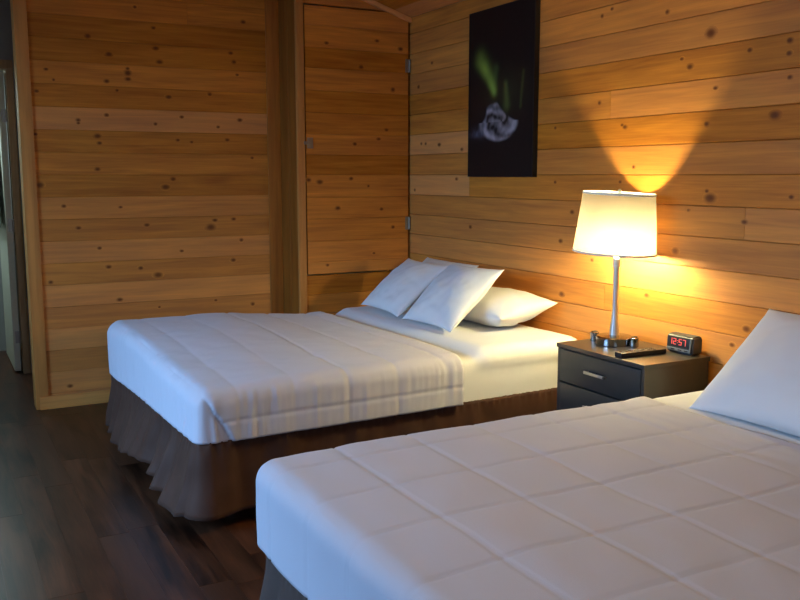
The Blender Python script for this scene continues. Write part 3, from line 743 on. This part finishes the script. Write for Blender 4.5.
rc = empty('remote_control', (-.272, 2.862, TOP), math.radians(-3)); tag(rc, 'black remote control lying on the nightstand in front of the clock', 'remote')
bm = bmesh.new(); bm_box(bm, -.125, .125, -.024, .024, .001, .023, .006); bm_obj('remote_body', bm, M['black'], rc)
for i in range(8):
    for j in range(3):
        bm = bmesh.new(); bm_box(bm, -.108+i*.024, -.095+i*.024, -.017+j*.0125, -.0095+j*.0125, .0225, .0255, .001)
        bm_obj('button', bm, M['silver_plastic'] if (i+j) % 5 == 0 else M['grey_plastic'], rc)

# ------------------------------------------------------------------ picture
PY0, PY1, PZ0, PZ1, PD = 4.004, 4.668, 1.445, 2.42, .035
pic = empty('picture', (-PD/2, (PY0+PY1)/2, PZ0)); tag(pic, 'tall black picture of green northern lights hung on the board wall', 'picture')
inv = Matrix.Translation(pic.location).inverted()
bx_ = box_obj('picture_edge', -PD+.001, -.001, PY0, PY1, PZ0, PZ1, M['frame_black'], pic, .002); bx_.matrix_parent_inverse = inv
nu, nv = 120, 170; vs = []; fs = []; cs = []
def blob(u, v, cu, cv, su, sv, rot=0):
    du, dv = u-cu, v-cv; c_, s_ = math.cos(rot), math.sin(rot); a = (du*c_+dv*s_)/su; b = (-du*s_+dv*c_)/sv
    return math.exp(-(a*a+b*b))
def art(u, v):
    """u 0..1 left to right, v 0..1 top to bottom"""
    c = Vector((.010, .006, .006)); v_ = v
    def path(pts, w0, w1):
        best = 0
        for (a, b), (c2, d2) in zip(pts, pts[1:]):
            ab = Vector((c2-a, (d2-b)*1.4)); ap = Vector((u-a, (v_-b)*1.4)); t = max(0, min(1, ap.dot(ab)/ab.dot(ab)))
            d_ = (ap-ab*t).length; k_ = (v_-pts[0][1])/(pts[-1][1]-pts[0][1]); w = w0+(w1-w0)*max(0, min(1, k_))
            best = max(best, math.exp(-(d_/w)**2))
        return best
    fade = lambda a, b: sm01((v_-a)/(.04))*sm01((b-v_)/.05)
    g = path([(.20, .30), (.27, .35), (.35, .42), (.42, .49)], .075, .04)*(.75+.35*fn(u*9, v_*9, 1))
    g2 = path([(.60, .46), (.62, .58)], .03, .045)*.45+path([(.45, .36), (.42, .50)], .04, .03)*.3+path([(.86, .40), (.82, .60)], .018, .015)*.22
    c += Vector((.27, .40, .05))*g+Vector((.12, .20, .04))*g2+Vector((.02, .018, .004))*blob(u, v_, .6, .5, .3, .12)
    # pale swirling snow dome
    cu, cv = .49, .675; du = (u-cu)/.30; dv = (v_-cv)/.115
    rr = math.hypot(du, dv); env = sm01((1.08-rr)/.22)
    if dv < 0: env *= sm01((1.0-abs(du+.35*(-dv))*(1+1.9*(-dv)))/.3)
    sw = math.sin(11*rr+2.2*math.atan2(dv, du-.2)+5*fn(u*7, v_*9, 3))
    val = env*(.30+.30*sw+.25*fn(u*26, v_*34, 5)+.35*sm01((rr-.62)/.2))
    c += Vector((.36, .34, .38))*max(0, val)
    c += Vector((.10, .10, .14))*max(0, blob(u, v_, .2, .735, .14, .028)*(.6+.8*fn(u*30, v_*30, 2)))
    return c
for j in range(nv+1):
    for i in range(nu+1):
        u, v = i/nu, j/nv; vs.append((-PD-.0005, PY1-.004-(PY1-PY0-.008)*u, PZ1-.004-(PZ1-PZ0-.008)*v)); c = art(u, v); cs.append((*c, 1))
for j in range(nv):
    for i in range(nu): a = j*(nu+1)+i; fs.append((a, a+1, a+nu+2, a+nu+1))
me = bpy.data.meshes.new('canvas'); me.from_pydata(vs, [], fs); ca = me.color_attributes.new('art', 'FLOAT_COLOR', 'POINT')
for i, c in enumerate(cs): ca.data[i].color = c
m, nt, b = new_mat('printed_canvas'); at = nt.nodes.new('ShaderNodeAttribute'); at.attribute_name = 'art'; nt.links.new(at.outputs['Color'], b.inputs['Base Color']); b.inputs['Roughness'].default_value = .5
b.inputs['Specular IOR Level'].default_value = .25
cv = link('canvas', me, m, pic); cv.matrix_parent_inverse = inv
